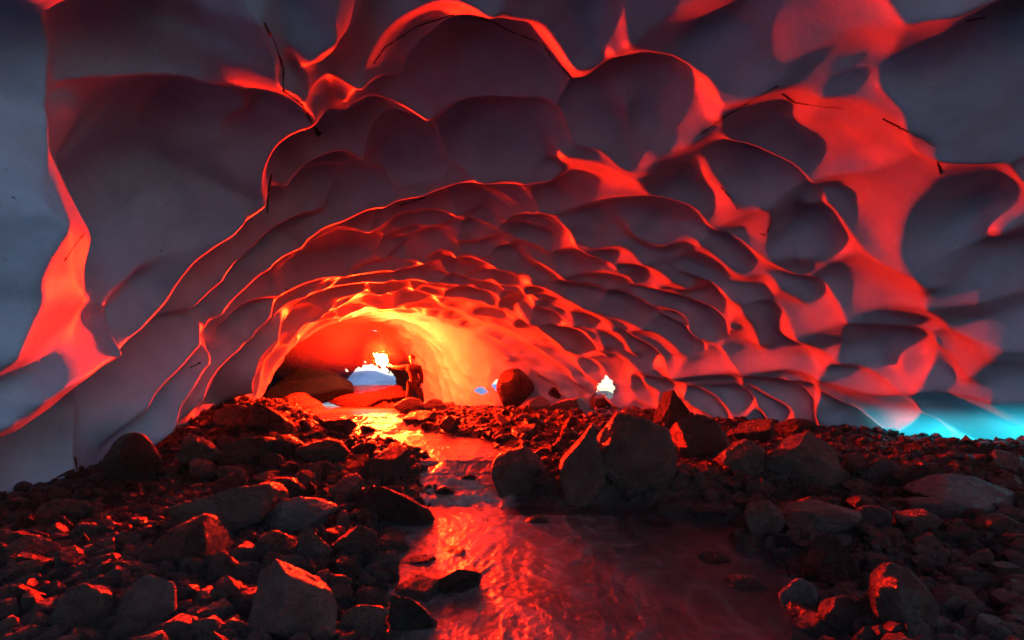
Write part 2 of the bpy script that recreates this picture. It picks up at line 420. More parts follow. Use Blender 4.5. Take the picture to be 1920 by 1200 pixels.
def recess(Pb):
    "how far the ice lies behind its crest surface at points Pb"
    best = np.zeros(len(Pb))
    for amp, wc, wf, q in polys:
        # resample smooth
        lo = q.min(0) - wc * 1.1; hi = q.max(0) + wc * 1.1
        idx = np.nonzero(np.all((Pb > lo) & (Pb < hi), 1))[0]
        if not len(idx): continue
        X = Pb[idx]; bd = np.full(len(X), 1e9); bv = np.zeros_like(X); bt = np.zeros(len(X))
        seg = np.linalg.norm(np.diff(q, axis=0), axis=1); tot = seg.sum(); acc = 0
        for a, b, sl in zip(q[:-1], q[1:], seg):
            ab = b - a; t = np.clip(((X - a) @ ab) / (ab @ ab + 1e-9), 0, 1)
            v = X - (a + t[:, None] * ab); d = np.linalg.norm(v, axis=1)
            k = d < bd; bd[k] = d[k]; bv[k] = v[k]; bt[k] = (acc + t[k] * sl) / tot; acc += sl
        tof = FLARE - X; tof /= np.linalg.norm(tof, axis=1, keepdims=True)
        cs = np.sum(bv * tof, 1) / (bd + 1e-6)
        m = 0.5 + 0.5 * np.clip(cs * 1.4, -1, 1)
        wd = wc * (1 - m) + wf * m
        taper = 0.25 + 0.75 * np.clip(np.minimum(bt, 1 - bt) * tot / 0.5, 0, 1)
        kx = np.clip(1 - bd / wd, 0, 1)
        kk = kx ** 1.75
        hgt = amp * taper * kk
        # smooth maximum
        cur = best[idx]; s = 0.10
        h = np.clip(0.5 + 0.5 * (hgt - cur) / s, 0, 1)
        best[idx] = cur * (1 - h) + hgt * h + s * h * (1 - h) * np.minimum(1, kx * 4) * np.minimum(1, cur / .05)
    return best

EXTRA = 0.0
def scallops(Pb, rel):
    "overlapping cups: each melts deepest just past the crest nearer the eye and shallows towards the next"
    g = np.random.default_rng(21)
    cand = vault(np.linspace(-3.5, 21, 520), np.linspace(.02, .98, 300)).reshape(-1, 3)
    cand = cand[g.permutation(len(cand))[:9000]]
    sites = []
    for c in cand:
        rad = np.interp(c[1], [3, 7, 10, 14], [1.55, 1.15, .85, .6]) * (0.9 + .5 * g.random())
        if c[0] < -3.2 or (c[0] < -2 and c[1] < 8): rad *= 1.25
        if all((c - s[0]) @ (c - s[0]) > (rad * .5 + s[1] * .5) ** 2 for s in sites): sites.append((c, rad))
    S = np.array([s[0] for s in sites]); Rr = np.array([s[1] for s in sites])
    K = 1.0 + 0.25 * g.random(len(S)); tl = g.uniform(.10, .26, len(S)) * np.interp(S[:, 1], [6, 8], [1, .7])
    out = np.zeros(len(Pb)); M = np.array([1.0, 1.25, 1.0])
    for i in range(0, len(Pb), 20000):
        X = Pb[i:i + 20000]
        lo = X.min(0) - 3; hi = X.max(0) + 3; near = np.nonzero(np.all((S > lo) & (S < hi), 1))[0]
        d = np.sqrt((((X[:, None] - S[near][None]) * M) ** 2).sum(-1)) / (Rr[near] * K[near])[None]
        o = np.argpartition(d, 2, axis=1)[:, :3]; dd = np.take_along_axis(d, o, 1); q = np.argsort(dd, 1)
        o = np.take_along_axis(o, q, 1); dd = np.take_along_axis(dd, q, 1)
        idx = near[o[:, 0]]; w = Rr[idx]
        cup = 1 - np.clip(1 - (dd[:, 1] - dd[:, 0]) / .75, 0, 1) ** 1.8
        out[i:i + 20000] = w * (np.interp(X[:, 1], [5.5, 8.5], [.36, .25]) * cup + tl[idx] * np.clip((S[idx, 1] - X[:, 1]) / w, -.7, .7))
    return out
def build_ice():
    ys = np.concatenate([np.linspace(-4, 2, 60, endpoint=False), np.linspace(2, 13, 560, endpoint=False), np.linspace(13, 21, 300)])
    us = np.linspace(0, 1, 820)
    G = vault(ys, us); N = normals_in(G)
    Pb = G.reshape(-1, 3); Nb = N.reshape(-1, 3)
    warp = np.stack([noise(Pb, 0.9, 51), noise(Pb, 0.9, 52), noise(Pb, 0.9, 53)], 1) * 0.05
    h = recess(Pb + warp)
    amt = (0.5 + 0.5 * sstep(-3.5, -1.0, Pb[:, 0])) * (1 - sstep(12.5, 14.5, Pb[:, 1])) * sstep(-3.5, 1, Pb[:, 1])
    w2 = np.stack([fbm(Pb, 1.1, 2, 151), fbm(Pb, 1.1, 2, 152), fbm(Pb, 1.1, 2, 153)], 1) * 0.16
    h = h - scallops(Pb + w2, h) * amt * (1 - 0.7 * np.clip(h / .3, 0, 1))
    h = h.reshape(len(ys), len(us))
    def blur(a, it):
        for _ in range(it):
            b = np.pad(a, 1, mode='edge'); a = (b[1:-1, 1:-1] * 4 + 2 * (b[:-2, 1:-1] + b[2:, 1:-1] + b[1:-1, :-2] + b[1:-1, 2:]) + b[:-2, :-2] + b[2:, 2:] + b[:-2, 2:] + b[2:, :-2]) / 16
        return a
    soft = blur(h, 14); crisp = blur(h, 4)
    edge = np.clip((crisp - soft) / 0.02, 0, 1)          # crests stay crisp, hollows round out
    h = (crisp * edge + soft * (1 - edge)); h = blur(h, 1).ravel()
    ns = noise(Pb, 0.7, 5) * 0.07 + noise(Pb, 1.7, 6) * 0.03
    fr = np.clip(h / 0.12, 0, 1)
    V = Pb + Nb * (h + ns * (1 - 0.8 * fr))[:, None] - Nb * EXTRA
    Fc = grid_faces(len(ys), len(us))
    # gaps melted through the ice
    cen = V[Fc].mean(1)
    px = 960 + F * cen[:, 0] / np.maximum(cen[:, 1], .1); py = HY - F * (cen[:, 2] - CZ) / np.maximum(cen[:, 1], .1)
    wob = 1 + 0.8 * noise(cen, 8.0, 77) + .3 * noise(cen, 2.5, 78)
    gone = np.zeros(len(Fc), bool)
    for gx, gy, rx, ry, dlo, dhi in ((942, 727, 18, 14, 12, 30), (902, 732, 17, 7, 12, 30), (1136, 728, 16, 19, 10, 30), (1925, 858, 38, 26, 5, 12)):
        gone |= (((px - gx) / rx) ** 2 + ((py - gy) / ry) ** 2 < wob) & (cen[:, 1] > dlo) & (cen[:, 1] < dhi)
    gone |= (cen[:, 1] < 0.7 + 0.25 * noise(cen, 1.1, 88)) & (cen[:, 0] > -1.2 + 0.5 * noise(cen, .8, 89))   # unseen opening beside the eye, cut to shape the incoming daylight
    Fc = Fc[~gone]
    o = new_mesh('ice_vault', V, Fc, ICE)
    rel = V[:, 2] - CZ
    gz = ground_z(V[:, 0], V[:, 1], fine=False) - CZ
    thin = sstep(0.6, 0.1, rel - gz) * sstep(4.5, 5.5, V[:, 1]) * (1 - sstep(7.8, 9.7, V[:, 1])) * (V[:, 0] > 3)
    vattr(o, 'thin_ice', np.clip(thin, 0, 1) ** 1.2 * 0.9)
    vattr(o, 'dirty_ice', 0.95 * sstep(13.7, 15.4, V[:, 1] - 0.45 * (V[:, 0] + 5) + 0.5 * noise(V, 1.2, 66)) * (1 - sstep(-4.6, -3.6, V[:, 0])))  # darkens the far left chamber: shade put into colour and gloss
    tag(o, kind='structure')
    return o, V, Fc
ice, IV, IF = build_ice()
ice_bvh = BVHTree.FromPolygons([tuple(v) for v in IV.tolist()], IF.tolist())

def ray_ice(px, py):
    d = Vector(((px - 960) / F, 1, (HY - py) / F)).normalized()
    return ice_bvh.ray_cast(Vector((0, 0, CZ)), d, 60)

# far end wall of the vault with the daylight mouth
def end_wall():
    ys = np.linspace(0, 1, 60); us = np.linspace(0, 1, 240)
    rimr = vault(np.array([21.0]), us)[0]
    cen = np.array([-6.5, 23.5, CZ + 0.6])
    G = rimr[None] * (1 - ys[:, None, None]) + cen * ys[:, None, None]
    G[..., 1] += np.sin(ys * math.pi / 2)[:, None] * 0.8
    V = G.reshape(-1, 3); V = V + (noise(V, 1.0, 91) * 0.25)[:, None] * np.array([0, -1, 0.2])
    Fc = grid_faces(60, 240); cc = V[Fc].mean(1)
    px = 960 + F * cc[:, 0] / cc[:, 1]; py = HY - F * (cc[:, 2] - CZ) / cc[:, 1]
    gone = (((px - 696) / 48) ** 2 + ((py - 712) / (29 - (px - 700) * .12)) ** 2 < 1 + 0.45 * noise(cc, 3, 5) + .2 * noise(cc, 8, 6)) & (py < 732) & (px < 742)
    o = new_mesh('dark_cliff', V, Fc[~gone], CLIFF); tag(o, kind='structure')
end_wall()

def hills():
    xs = np.linspace(-120, 60, 120); ys = np.linspace(60, 140, 30)
    X, Y = np.meshgrid(xs, ys, indexing='ij'); p = np.stack([X.ravel(), Y.ravel(), X.ravel() * 0], 1)
    Z = CZ - 3 + np.sin((Y - 60) / 80 * math.pi) ** .7 * (4.5 + 3.0 * fbm(p, .04, 4, 61).reshape(X.shape))
    o = new_mesh('hills', np.stack([X, Y, Z], -1).reshape(-1, 3), grid_faces(120, 30), plain('hill_snow', (0.09, 0.14, 0.26), 0.8, 0.5, .12)); tag(o, kind='structure')
hills()

# dirt gathered along the crests
DIRT = plain('crest_dirt', (0.012, 0.010, 0.010), 0.8)
def dirt(pts, wpx=2.4, dash=False):
    P3 = []
    for (x0, y0), (x1, y1) in zip(pts[:-1], pts[1:]):
        n = max(2, int(math.hypot(x1 - x0, y1 - y0) / 3))
        for k in range(n):
            t = k / n; h = ray_ice(x0 + (x1 - x0) * t + random.uniform(-.8, .8), y0 + (y1 - y0) * t + random.uniform(-.8, .8))
            if h[0] is not None: P3.append((np.array(h[0]), np.array(h[1])))
    if len(P3) < 3: return
    Q = np.array([p for p, _ in P3]); N = np.array([n for _, n in P3])
    fl = np.sum(N * (np.array([0, 0, CZ]) - Q), 1) < 0; N[fl] *= -1
    r = wpx / F * Q[:, 1] * 0.5 * np.clip(1 + 0.8 * noise(Q, 9, 3), 0.15, 2)
    if dash: r = r * (noise(Q, 5, 8) > -0.25)
    r = np.maximum(r, 0.0006)
    tang = np.gradient(Q, axis=0); tang /= np.linalg.norm(tang, axis=1, keepdims=True) + 1e-9
    B = np.cross(tang, N); B /= np.linalg.norm(B, axis=1, keepdims=True) + 1e-9
    rings = np.stack([Q + B * r[:, None], Q + N * (r * 0.8 + 0.004)[:, None], Q - B * r[:, None], Q - N * 0.01], 1)
    V = rings.reshape(-1, 3); n = len(Q); Fc = []
    for i in range(n - 1):
        if np.linalg.norm(Q[i + 1] - Q[i]) > 0.35: continue
        for k in range(4):
            Fc.append((i * 4 + k, i * 4 + (k + 1) % 4, (i + 1) * 4 + (k + 1) % 4, (i + 1) * 4 + k))
    if Fc: new_mesh('dirt_seam', V, Fc, DIRT, parent=ice)
for pts, wd, ds in [
    ([(495,42),(515,80),(530,125),(532,170),(565,195),(585,230),(600,255)], 4, False),
    ([(509,325),(503,350),(501,402)], 3, False),
    ([(700,120),(720,90),(780,50),(850,28),(920,40),(965,62),(1010,78)], 1.6, True),
    ([(1020,88),(1040,112),(1075,150)], 2.5, True),
    
    ([(1460,160),(1420,182),(1360,218),(1310,255)], 2.6, True),
    ([(1465,175),(1490,192),(1540,200),(1585,204)], 2.6, True), ([(1655,222),(1680,235),(1720,255),(1757,277)], 3.4, True),
    ([(1757,300),(1765,328)], 3, True), ([(1352,350),(1370,372),(1385,395)], 2, True),
    ([(1450,408),(1440,430),(1438,440)], 2, True), ([(1425,438),(1440,441)], 2, False),
    ([(375,680),(352,692)], 4, False), ([(535,540),(545,552)], 2.5, False), ([(560,500),(553,512)], 2.5, False),
    ([(1810,40),(1850,32)], 2.5, True), ([(160,435),(140,460),(118,492)], 2.4, True), ([(370,498),(376,494)], 2, False),
    ([(750,385),(800,370)], 1.6, True), ([(192,513),(193,517)], 5, False), ([(596,246),(600,258)], 9, False)]:
    dirt(pts, wd, ds)

# ------------------------------------------------------------------ ground sheet
def build_ground():
    xs = np.unique(np.concatenate([-np.geomspace(10, 900, 40)[::-1], np.linspace(-10, 8.5, 620), np.geomspace(8.5, 900, 40)]))
    ys = np.unique(np.concatenate([-np.geomspace(5, 900, 30)[::-1], np.linspace(-5, 1.5, 40), np.linspace(1.5, 10, 480), np.linspace(10, 22, 300), np.geomspace(22, 1500, 50)]))
    X, Y = np.meshgrid(xs, ys, indexing='ij')
    V = np.stack([X, Y, ground_z(X, Y)], -1).reshape(-1, 3)
    o = new_mesh('ground', V, grid_faces(len(xs), len(ys)), GRND); tag(o, kind='structure')
    return o
ground = build_ground()

def build_water():
    ys = np.concatenate([np.linspace(1.2, 5.4, 330, endpoint=False), np.linspace(5.4, 6.6, 170, endpoint=False), np.linspace(6.6, 13, 330, endpoint=False), np.linspace(13, 24, 120)])
    ts = np.linspace(0, 1, 260)
    xl = np.interp(ys, SD, SL) - 0.4; xr = np.max([np.interp(ys + k, SD, SR) for k in (-.5, -.25, 0, .25, .5)], 0) + 0.5
    X = xl[:, None] * (1 - ts) + xr[:, None] * ts; Y = np.repeat(ys[:, None], 260, 1)
    Z = level(X, Y) + CZ - 0.03
    p = np.stack([X.ravel(), Y.ravel(), np.zeros(X.size)], 1)
    slope = np.abs(np.gradient(np.interp(ys, SD, SZ), ys))[:, None]
    q = p * np.array([1.5, 0.7, 1]); wq = q + np.stack([noise(q, 1.5, 3), noise(q, 1.5, 4), 0 * q[:, 0]], 1) * 0.5
    rid = 1 - np.abs(noise(wq, 3.2, 9)); rid2 = 1 - np.abs(noise(wq, 8.0, 10))
    Zd = (rid ** 3 * 0.007 + rid2 ** 2 * 0.005 + noise(wq, 17.0, 12) * 0.0022).reshape(X.shape)
    calm = 1 - 0.6 * sstep(0.4, 1.6, X) * (Y < 6)
    st = np.stack([X.ravel() * 3.2, Y.ravel() * 0.5, np.zeros(X.size)], 1)
    Z = Z + Zd * calm + np.clip(slope, 0, .8) * (noise(st, 2.5, 31) * .10 + noise(st, 6, 32) * .05 + noise(p, 4.5, 33) * .12).reshape(X.shape)
    o = new_mesh('stream_water', np.stack([X, Y, Z], -1).reshape(-1, 3), grid_faces(len(ys), 260), WATER)
    blur = np.clip(slope * 3, 0, 1)
    cx = (X - (-0.35)); near = np.exp(-((X + 0.15) / 0.75) ** 2) * sstep(3.0, 5.2, Y) * (Y < 6.6)
    foam = 0.30 + 0.9 * blur + 0.6 * near + 0.5 * sstep(6.2, 8, Y)
    foam = foam * (1 - 0.9 * sstep(-.2, .1, X) * (Y > 5.2) * (Y < 6.9))
    foam = foam * (1 - 0.35 * sstep(0.3, 1.4, X) * (Y < 5.9)) * (0.75 + 0.5 * rid.reshape(X.shape) ** 3)
    vattr(o, 'foam', np.clip(foam, 0, 1.3).ravel()); tag(o, kind='structure')
build_water()

# ------------------------------------------------------------------ rocks
SV, SF = icosphere(5); SV4, SF4 = icosphere(4); SV2, SF2 = icosphere(2)
def rock_shape(V, seed, nplanes=12, sharp=0.035, rough=0.035, rmin=.44):
    g = np.random.default_rng(seed)
    n = g.normal(size=(nplanes, 3)); n /= np.linalg.norm(n, axis=1, keepdims=True)
    d = g.uniform(rmin, 0.95, nplanes)
    c = V @ n.T
    r = np.where(c > 0.05, d / np.maximum(c, .05), 9.0)
    r = np.minimum(r, 1.15)
    k = sharp * 0.22
    rs = -k * np.log(np.sum(np.exp(-r / k), 1) + np.exp(-1.1 / k))
    W = V * rs[:, None]
    if len(V) > 200:
        W = W * (1 + rough * fbm(W, 3.0, 5, seed) + rough * 0.8 * np.minimum(0, fbm(W, 1.4, 2, seed + 5)))[:, None]
    W -= (W.max(0) + W.min(0)) / 2; W /= (W.max(0) - W.min(0)) / 2
    return W
ROCKM = []
def rock_mesh(seed, m, **kw):
    W = rock_shape(SV, seed, **kw)
    o = new_mesh('rock', W, SF, m); me = o.data; bpy.data.objects.remove(o); return me
ANG = [rock_mesh(100 + k, ROCK) for k in range(9)]
RND = [rock_mesh(200 + k, ROCK, nplanes=20, sharp=.2, rough=.03, rmin=.72) for k in range(4)]
ANGD = [rock_mesh(300 + k, ROCKD) for k in range(4)]
RNDD = [rock_mesh(400 + k, ROCKD, nplanes=24, sharp=.28, rough=.02, rmin=.72) for k in range(2)]
PAL = [rock_mesh(500 + k, ROCKP, nplanes=20, sharp=.2) for k in range(3)]
def peaked(me):
    me = me.copy(); co = np.empty(len(me.vertices) * 3, np.float32); me.vertices.foreach_get('co', co); W = co.reshape(-1, 3)
    W[:, :2] *= (1.12 - 0.62 * ((W[:, 2:] + 1) / 2) ** 1.1); W[:, 0] += .18 * W[:, 2]; me.vertices.foreach_set('co', W.ravel()); me.update(); return me
PEAK = [peaked(m) for m in ANG[:5]]; PEAKD = [peaked(m) for m in ANGD[:2]]
SETS = {'y': PEAK, 'z': PEAKD, 'c': [rock_mesh(600, CLIFF)], 'a': ANG, 'r': RND, 'd': ANGD, 's': RNDD, 'p': PAL}
placed = []
def rock(px, base, wp, hp, kind, label, cat='rock', name='rock', rot=None, group=None, D=None, deep=1.0):
    D = D or on_ground(px, base)
    wx = wp / F * D / 2; hz = hp / F * D / 2
    me = random.choice(SETS[kind])
    o = bpy.data.objects.new(name, me); C.objects.link(o)
    c = P(px, base, D)
    sink = 0.18
    o.scale = (wx * 1.03, max(wx, hz) * 0.85 * deep, hz * (1 + sink))
    o.location = (c[0], D + max(wx, hz) * 0.5, c[2] + hz * (1 - sink))
    o.rotation_euler = rot or (random.uniform(-.12, .12), random.uniform(-.12, .12), random.uniform(-.2, .2) + random.choice([0, math.pi]))
    tag(o, label, cat, group)
    placed.append((c[0], D + max(wx, hz) * .5, max(wx, hz) * 1.0))
    return o

ROCKS = [
 (240,908,98,96,'s','smooth dark egg-shaped boulder leaning against the left ice wall','boulder'),
 (75,905,95,55,'a','angular block with red speckled face under the far left ice lobe'),
 (405,1000,190,85,'a','long flat grey slab with a worn top in the middle of the left bank'),
 (552,1002,125,68,'p','flat-topped pale rock catching red light right of the long grey slab'),
 (507,952,105,52,'a','low broad rock between the long slab and the ice wall folds'),
 (328,1078,165,98,'a','big blocky boulder with a dark front below the long grey slab','boulder'),
 (518,1192,210,125,'y','large pyramid-shaped boulder at the bottom edge of the left bank','boulder'),
 (245,1195,135,105,'a','dark square-shouldered boulder left of the large pyramid boulder','boulder'),
 (135,1198,100,98,'r','rounded boulder beside the dark square-shouldered one near the lower left corner','boulder'),
 (582,1058,86,70,'y','wedge-shaped rock with a pointed top left of the stream'),
 (512,1058,78,58,'r','rounded rock touching the wedge-shaped one on its left'),
 (662,1052,92,62,'a','rock with a ridged top standing right of the wedge-shaped rock'),
 (737,1045,58,42,'r','small round rock at the edge of the orange water, left bank'),
 (707,915,112,82,'d','black domed boulder above the lower cascade on the left','boulder'),
 (645,945,64,54,'a','upright rock leaning at the foot of the black domed boulder'),
 (735,985,150,74,'d','wide black rock mass bordering the lower cascade','boulder'),
 (362,878,84,66,'a','dark slanted boulder at the foot of the left ice folds','boulder'),
 (455,866,88,50,'a','grey rock with a rounded back right of the slanted boulder'),
 (528,858,66,42,'r','squat rounded rock on the upper left bank'),
 (604,872,86,48,'a','broad low rock beside the start of the middle reach'),
 (432,800,66,42,'a','rock crowning the pile under the glowing orange ice foot'),
 (500,808,104,50,'d','long black rock with a pale pink fleck on the far left pile'),
 (412,932,92,44,'a','flat slab half buried between gravel and the ice wall'),
 (548,782,96,46,'r','smooth boulder glowing red beside the upper fall','boulder'),
 (858,1118,84,44,'d','black low rock poking out of the orange stream'),
 (772,1188,92,72,'d','dark block standing in shallows at the bottom left of the stream'),
 (678,1190,84,52,'a','dark rock at the bottom between the pyramid boulder and the stream'),
 (770,1134,96,38,'d','flat black shelf rock lapped by the stream'),
 (28,1060,90,52,'a','flat brownish rock cut by the left edge of the picture'),
 (22,1165,62,64,'a','speckled red rock at the lower left edge'),
 (205,1050,90,48,'a','rough dark rock on the left slope above the rounded corner boulder'),
 (100,985,84,42,'a','slab sloping down below the far left ice lobe'),
 (630,815,56,30,'d','small black rock at the foot of the upper fall'),
 (975,945,108,108,'r','dark rounded boulder standing in the stream right of the lower cascade','boulder'),
 (1088,930,98,132,'y','tall leaning boulder with a bright red speckled edge','boulder'),
 (1197,920,148,142,'r','biggest round grey boulder on the far bank of the pool','boulder'),
 (1268,795,80,66,'z','black pointed boulder standing against the glowing red ice','boulder'),
 (1328,858,120,80,'a','wide boulder with a flat sloping top right of the biggest one','boulder'),
 (1404,892,94,68,'r','small round boulder under the wide sloping one','boulder'),
 (1424,832,84,46,'a','blocky boulder with one pink lit face behind the small round one','boulder'),
 (1514,908,124,98,'a','big slanting boulder with pink chips along its left edge','boulder'),
 (1498,815,70,30,'s','low smooth dark rock tinged cyan behind the slanting boulder'),
 (1060,745,60,28,'s','glossy black rock in front of the bright red ice at the back'),
 (1070,773,78,28,'p','flat reddish slab below the glossy black rock at the back'),
 (1011,772,44,30,'p','pinkish pointed block left of the flat reddish slab'),
 (966,755,70,66,'s','dark hump of rock beside the small bright gaps at the back','boulder'),
 (1570,1084,112,80,'z','black pointed rock with glittering red left face, right bank','boulder'),
 (1715,1205,104,138,'r','tall wet boulder with two pale red streaks at the bottom right','boulder'),
 (1648,1172,60,56,'a','small knobbly rock left of the tall streaked boulder'),
 (1505,1152,62,62,'p','reddish rock with dripping pale streaks in the shallows'),
 (1588,1185,72,64,'r','round dark rock between the dripping rock and the knobbly one'),
 (1540,1204,88,46,'a','flat rock at the bottom edge, right of the stream mouth'),
 (1640,1000,72,48,'p','rounded pale blue-grey rock on the right bank'),
 (1560,1004,150,58,'r','broad low boulder at the right end of the pool','boulder'),
 (1440,1012,72,72,'r','round wet boulder on the right pool edge','boulder'),
 (1735,1004,82,46,'r','rounded rock with a red top on the right slope'),
 (1838,965,200,68,'p','long blue-lit slab sloping down from the right gap','boulder'),
 (1770,982,104,44,'p','narrow blue-grey slab in front of the long blue-lit one'),
 (1662,908,52,44,'p','small pale rock under the cyan ice rim'),
 (1618,896,62,44,'d','dark rock at the left end of the cyan ice rim'),
 (1700,912,82,40,'d','black flat rock under the middle of the cyan ice rim'),
 (1885,1010,80,44,'r','reddish rounded rock at the right edge of the picture'),
 (1905,880,60,34,'p','bright wet rock in the mouth of the right gap'),
 (672,766,150,44,'d','long dark bank boulder across the back of the upper pool','boulder'),
 (768,775,56,30,'p','pink-lit block behind the standing person'),
 (812,773,46,26,'p','small pink-lit slab right of the standing person'),
 (1138,770,58,38,'s','glistening black rock under the small teal gap at the back'),
 (782,797,64,26,'a','rock the person stands on'),
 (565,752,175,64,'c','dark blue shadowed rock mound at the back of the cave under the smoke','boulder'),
 (1010,985,46,16,'s','small black stone breaking the pool surface under the rounded stream boulder'),
 (1120,968,60,18,'s','low black stone at the foot of the leaning boulder in the pool'),
 (1235,990,52,16,'s','flat black stone in the middle of the pool'),
 (1330,975,70,26,'r','half-sunk stone at the far right edge of the pool'),
 (1345,1060,60,18,'s','low wet stone in the dark right half of the pool'),
 (1400,1110,70,26,'r','half-sunk wet stone near the lower right shore'),
 (880,905,34,16,'s','tiny black stone splitting the lower cascade'),
 (830,930,40,18,'s','black stone at the left foot of the lower cascade'),
 (840,1048,62,13,'d','thin black flat stone in the middle of the orange water'),
 (786,1062,58,13,'d','thin black flat stone near the left edge of the orange water'),
]
for r in ROCKS:
    px, base, wp, hp, kd, lab = r[:6]; cat = r[6] if len(r) > 6 else 'rock'
    rock(px, base, wp, hp, kd, lab, cat, 'boulder' if cat == 'boulder' else 'rock', D={'dark blue shadowed rock mound at the back of the cave under the smoke': 18.5, 'long dark bank boulder across the back of the upper pool': 19.5, 'smooth boulder glowing red beside the upper fall': 15.6}.get(lab))

ZONES = [  # px range, py range, count, width range px (at that spot), label, group
 ((20, 470), (930, 1195), 75, (30, 74), 'small dark angular rock in the rubble of the left foreground bank', 'rocks of the left foreground'),
 ((470, 760), (930, 1195), 45, (26, 60), 'small dark angular rock on the bank right beside the lower stream', 'rocks beside the lower stream'),
 ((330, 690), (790, 925), 48, (20, 52), 'small dark rock on the left bank between the ice folds and the upper stream', 'rocks of the upper left bank'),
 ((780, 1230), (772, 838), 60, (12, 34), 'small wet rock on the rubble bank behind the round boulders', 'rocks of the far bank'),
 ((1420, 1900), (880, 1040), 55, (24, 62), 'small rock on the right bank below the cyan ice rim', 'rocks of the right bank'),
 ((1480, 1900), (1050, 1195), 14, (30, 66), 'dark wet rock in the shadowed lower right corner', 'rocks of the lower right corner'),
]
KIND_P = ['a', 'a', 'a', 'r', 'd', 'd']
for (x0, x1), (y0, y1), n, (w0, w1), lab, grp in ZONES:
    k = tries = 0
    while k < n and tries < n * 30:
        tries += 1
        px = random.uniform(x0, x1); py = random.uniform(y0, y1)
        D = on_ground(px, py); wp = random.uniform(w0, w1) * (0.6 + 0.8 * (py - y0) / (y1 - y0))
        X = (px - 960) / F * D; rr = wp / F * D / 2
        if np.interp(D, SD, SL) - 0.02 < X < np.interp(D, SD, SR) + 0.02 and random.random() < 0.93: continue
        if any((X - a) ** 2 + (D - b) ** 2 < (0.75 * (rr + c)) ** 2 for a, b, c in placed): continue
        rock(px, py, wp, wp * random.uniform(.45, .8), random.choice(KIND_P), lab, 'rock', 'rock', group=grp,
             rot=(random.uniform(-.5, .5), random.uniform(-.5, .5), random.uniform(0, 6.28)))
        k += 1

AT = {}
for rr_ in ROCKS: AT[rr_[5]] = (rr_[0], rr_[1])
REFS = {}
for ref, short in (('big blocky boulder with a dark', 'the big blocky boulder'), ('large pyramid-shaped', 'the large pyramid-shaped boulder'), ('long flat grey slab', 'the long flat grey slab'),
    ('flat-topped pale rock', 'the flat-topped pale rock'), ('black domed boulder above', 'the black domed boulder'), ('dark slanted boulder', 'the dark slanted boulder by the ice folds'),
    ('biggest round grey', 'the biggest round grey boulder'), ('big slanting boulder', 'the slanting boulder with pink chips'), ('black pointed boulder standing', 'the black pointed boulder at the back'),
    ('tall wet boulder', 'the tall streaked boulder'), ('black pointed rock with', 'the glittering black pointed rock'), ('long blue-lit slab', 'the long blue-lit slab'),
    ('dark square-shouldered', 'the dark square-shouldered boulder'), ('wedge-shaped rock with', 'the wedge-shaped rock'), ('broad low boulder at', 'the broad low boulder by the pool'),
    ('long black rock with', 'the long black pile rock'), ('flat black shelf', 'the flat black shelf rock')):
    for lab_, xy in AT.items():
        if lab_.startswith(ref): REFS[short] = xy
SMALL = [o for o in C.objects if o.get('group') and o.get('category') == 'rock']
def pix(o): return (960 + F * o.location.x / o.location.y, HY - F * (o.location.z - CZ) / o.location.y)
usedo = set()
for short, (rx, ry) in REFS.items():
    for rel, dx, dy in (('just left of', -90, -20), ('just right of', 90, -20), ('just below', 0, 35), ('just above', 0, -110)):
        best = None
        for o in SMALL:
            if o.name in usedo: continue
            a, b = pix(o); d = math.hypot(a - rx - dx, b - ry - dy)
            if d < 55 and (best is None or d < best[0]): best = (d, o)
        if best:
            o = best[1]; usedo.add(o.name)
            o['label'] = ('small angular rock ' if o.data in ANG + ANGD else 'small rounded rock ') + rel + ' ' + short

# rubble: pebbles and cobbles nobody could count
def rubble():
    protos = [rock_shape(SV2, 900 + k, nplanes=12, sharp=.05) for k in range(10)]
    AV = []; AF = []; off = 0
    N = 24000
    D = 1.7 + 17 * rng.random(N) ** 1.6; X = rng.uniform(-1.05, 1.05, N) * D * 0.96; X = np.clip(X, -7.5, 7)
    xl = np.interp(D, SD, SL); xr = np.interp(D, SD, SR)
    inw = (X > xl + 0.08) & (X < xr - 0.08); keep = ~inw | (rng.random(N) < 0.05)
    D = D[keep]; X = X[keep]; z = ground_z(X, D)
    s = 0.012 + 0.075 * rng.random(len(D)) ** 3.5 + 0.0012 * D
    for i in range(len(D)):
        W = protos[i % 10] * (s[i] * rng.uniform(.6, 1.3, 3))
        W[:, 2] *= 0.75
        e = Matrix.Rotation(rng.uniform(0, 6.28), 3, 'Z') @ Matrix.Rotation(rng.uniform(-.6, .6), 3, 'X')
        W = W @ np.array(e).T + np.array([X[i], D[i], z[i] + s[i] * .25])
        AV.append(W); AF.append(SF2 + off); off += len(W)
    o = new_mesh('rubble', np.concatenate(AV), np.concatenate(AF), ROCK, smooth=False)
    tag(o, kind='stuff')
rubble()

# ------------------------------------------------------------------ person with the flare
SKIN = plain('skin', (0.55, 0.36, 0.27), 0.5, 0.1)
JACKET = plain('jacket_cloth', (0.008, 0.004, 0.005), 0.9, 0.3)
TROUSER = plain('trouser_cloth', (0.005, 0.005, 0.007), 0.9, 0.3)
BOOT = plain('boot_leather', (0.03, 0.025, 0.02), 0.5, 0.3)
HAIR = plain('hair', (0.06, 0.035, 0.02), 0.6, 0.3, 60)
def skinned(name, verts, edges, radii, m, parent, root=0, sub=2):
    me = bpy.data.meshes.new(name); me.from_pydata([tuple(v) for v in verts], edges, []); me.materials.append(m)
    o = bpy.data.objects.new(name, me); C.objects.link(o)
    sk = o.modifiers.new('skin', 'SKIN'); o.modifiers.new('sub', 'SUBSURF').levels = sub; o.modifiers['sub'].render_levels = sub
    sk.use_smooth_shade = True
    for k, r in enumerate(radii):
        v = me.skin_vertices[0].data[k]; v.radius = (r, r) if not isinstance(r, tuple) else r; v.use_root = (k == root)
    if parent: o.parent = parent
    return o

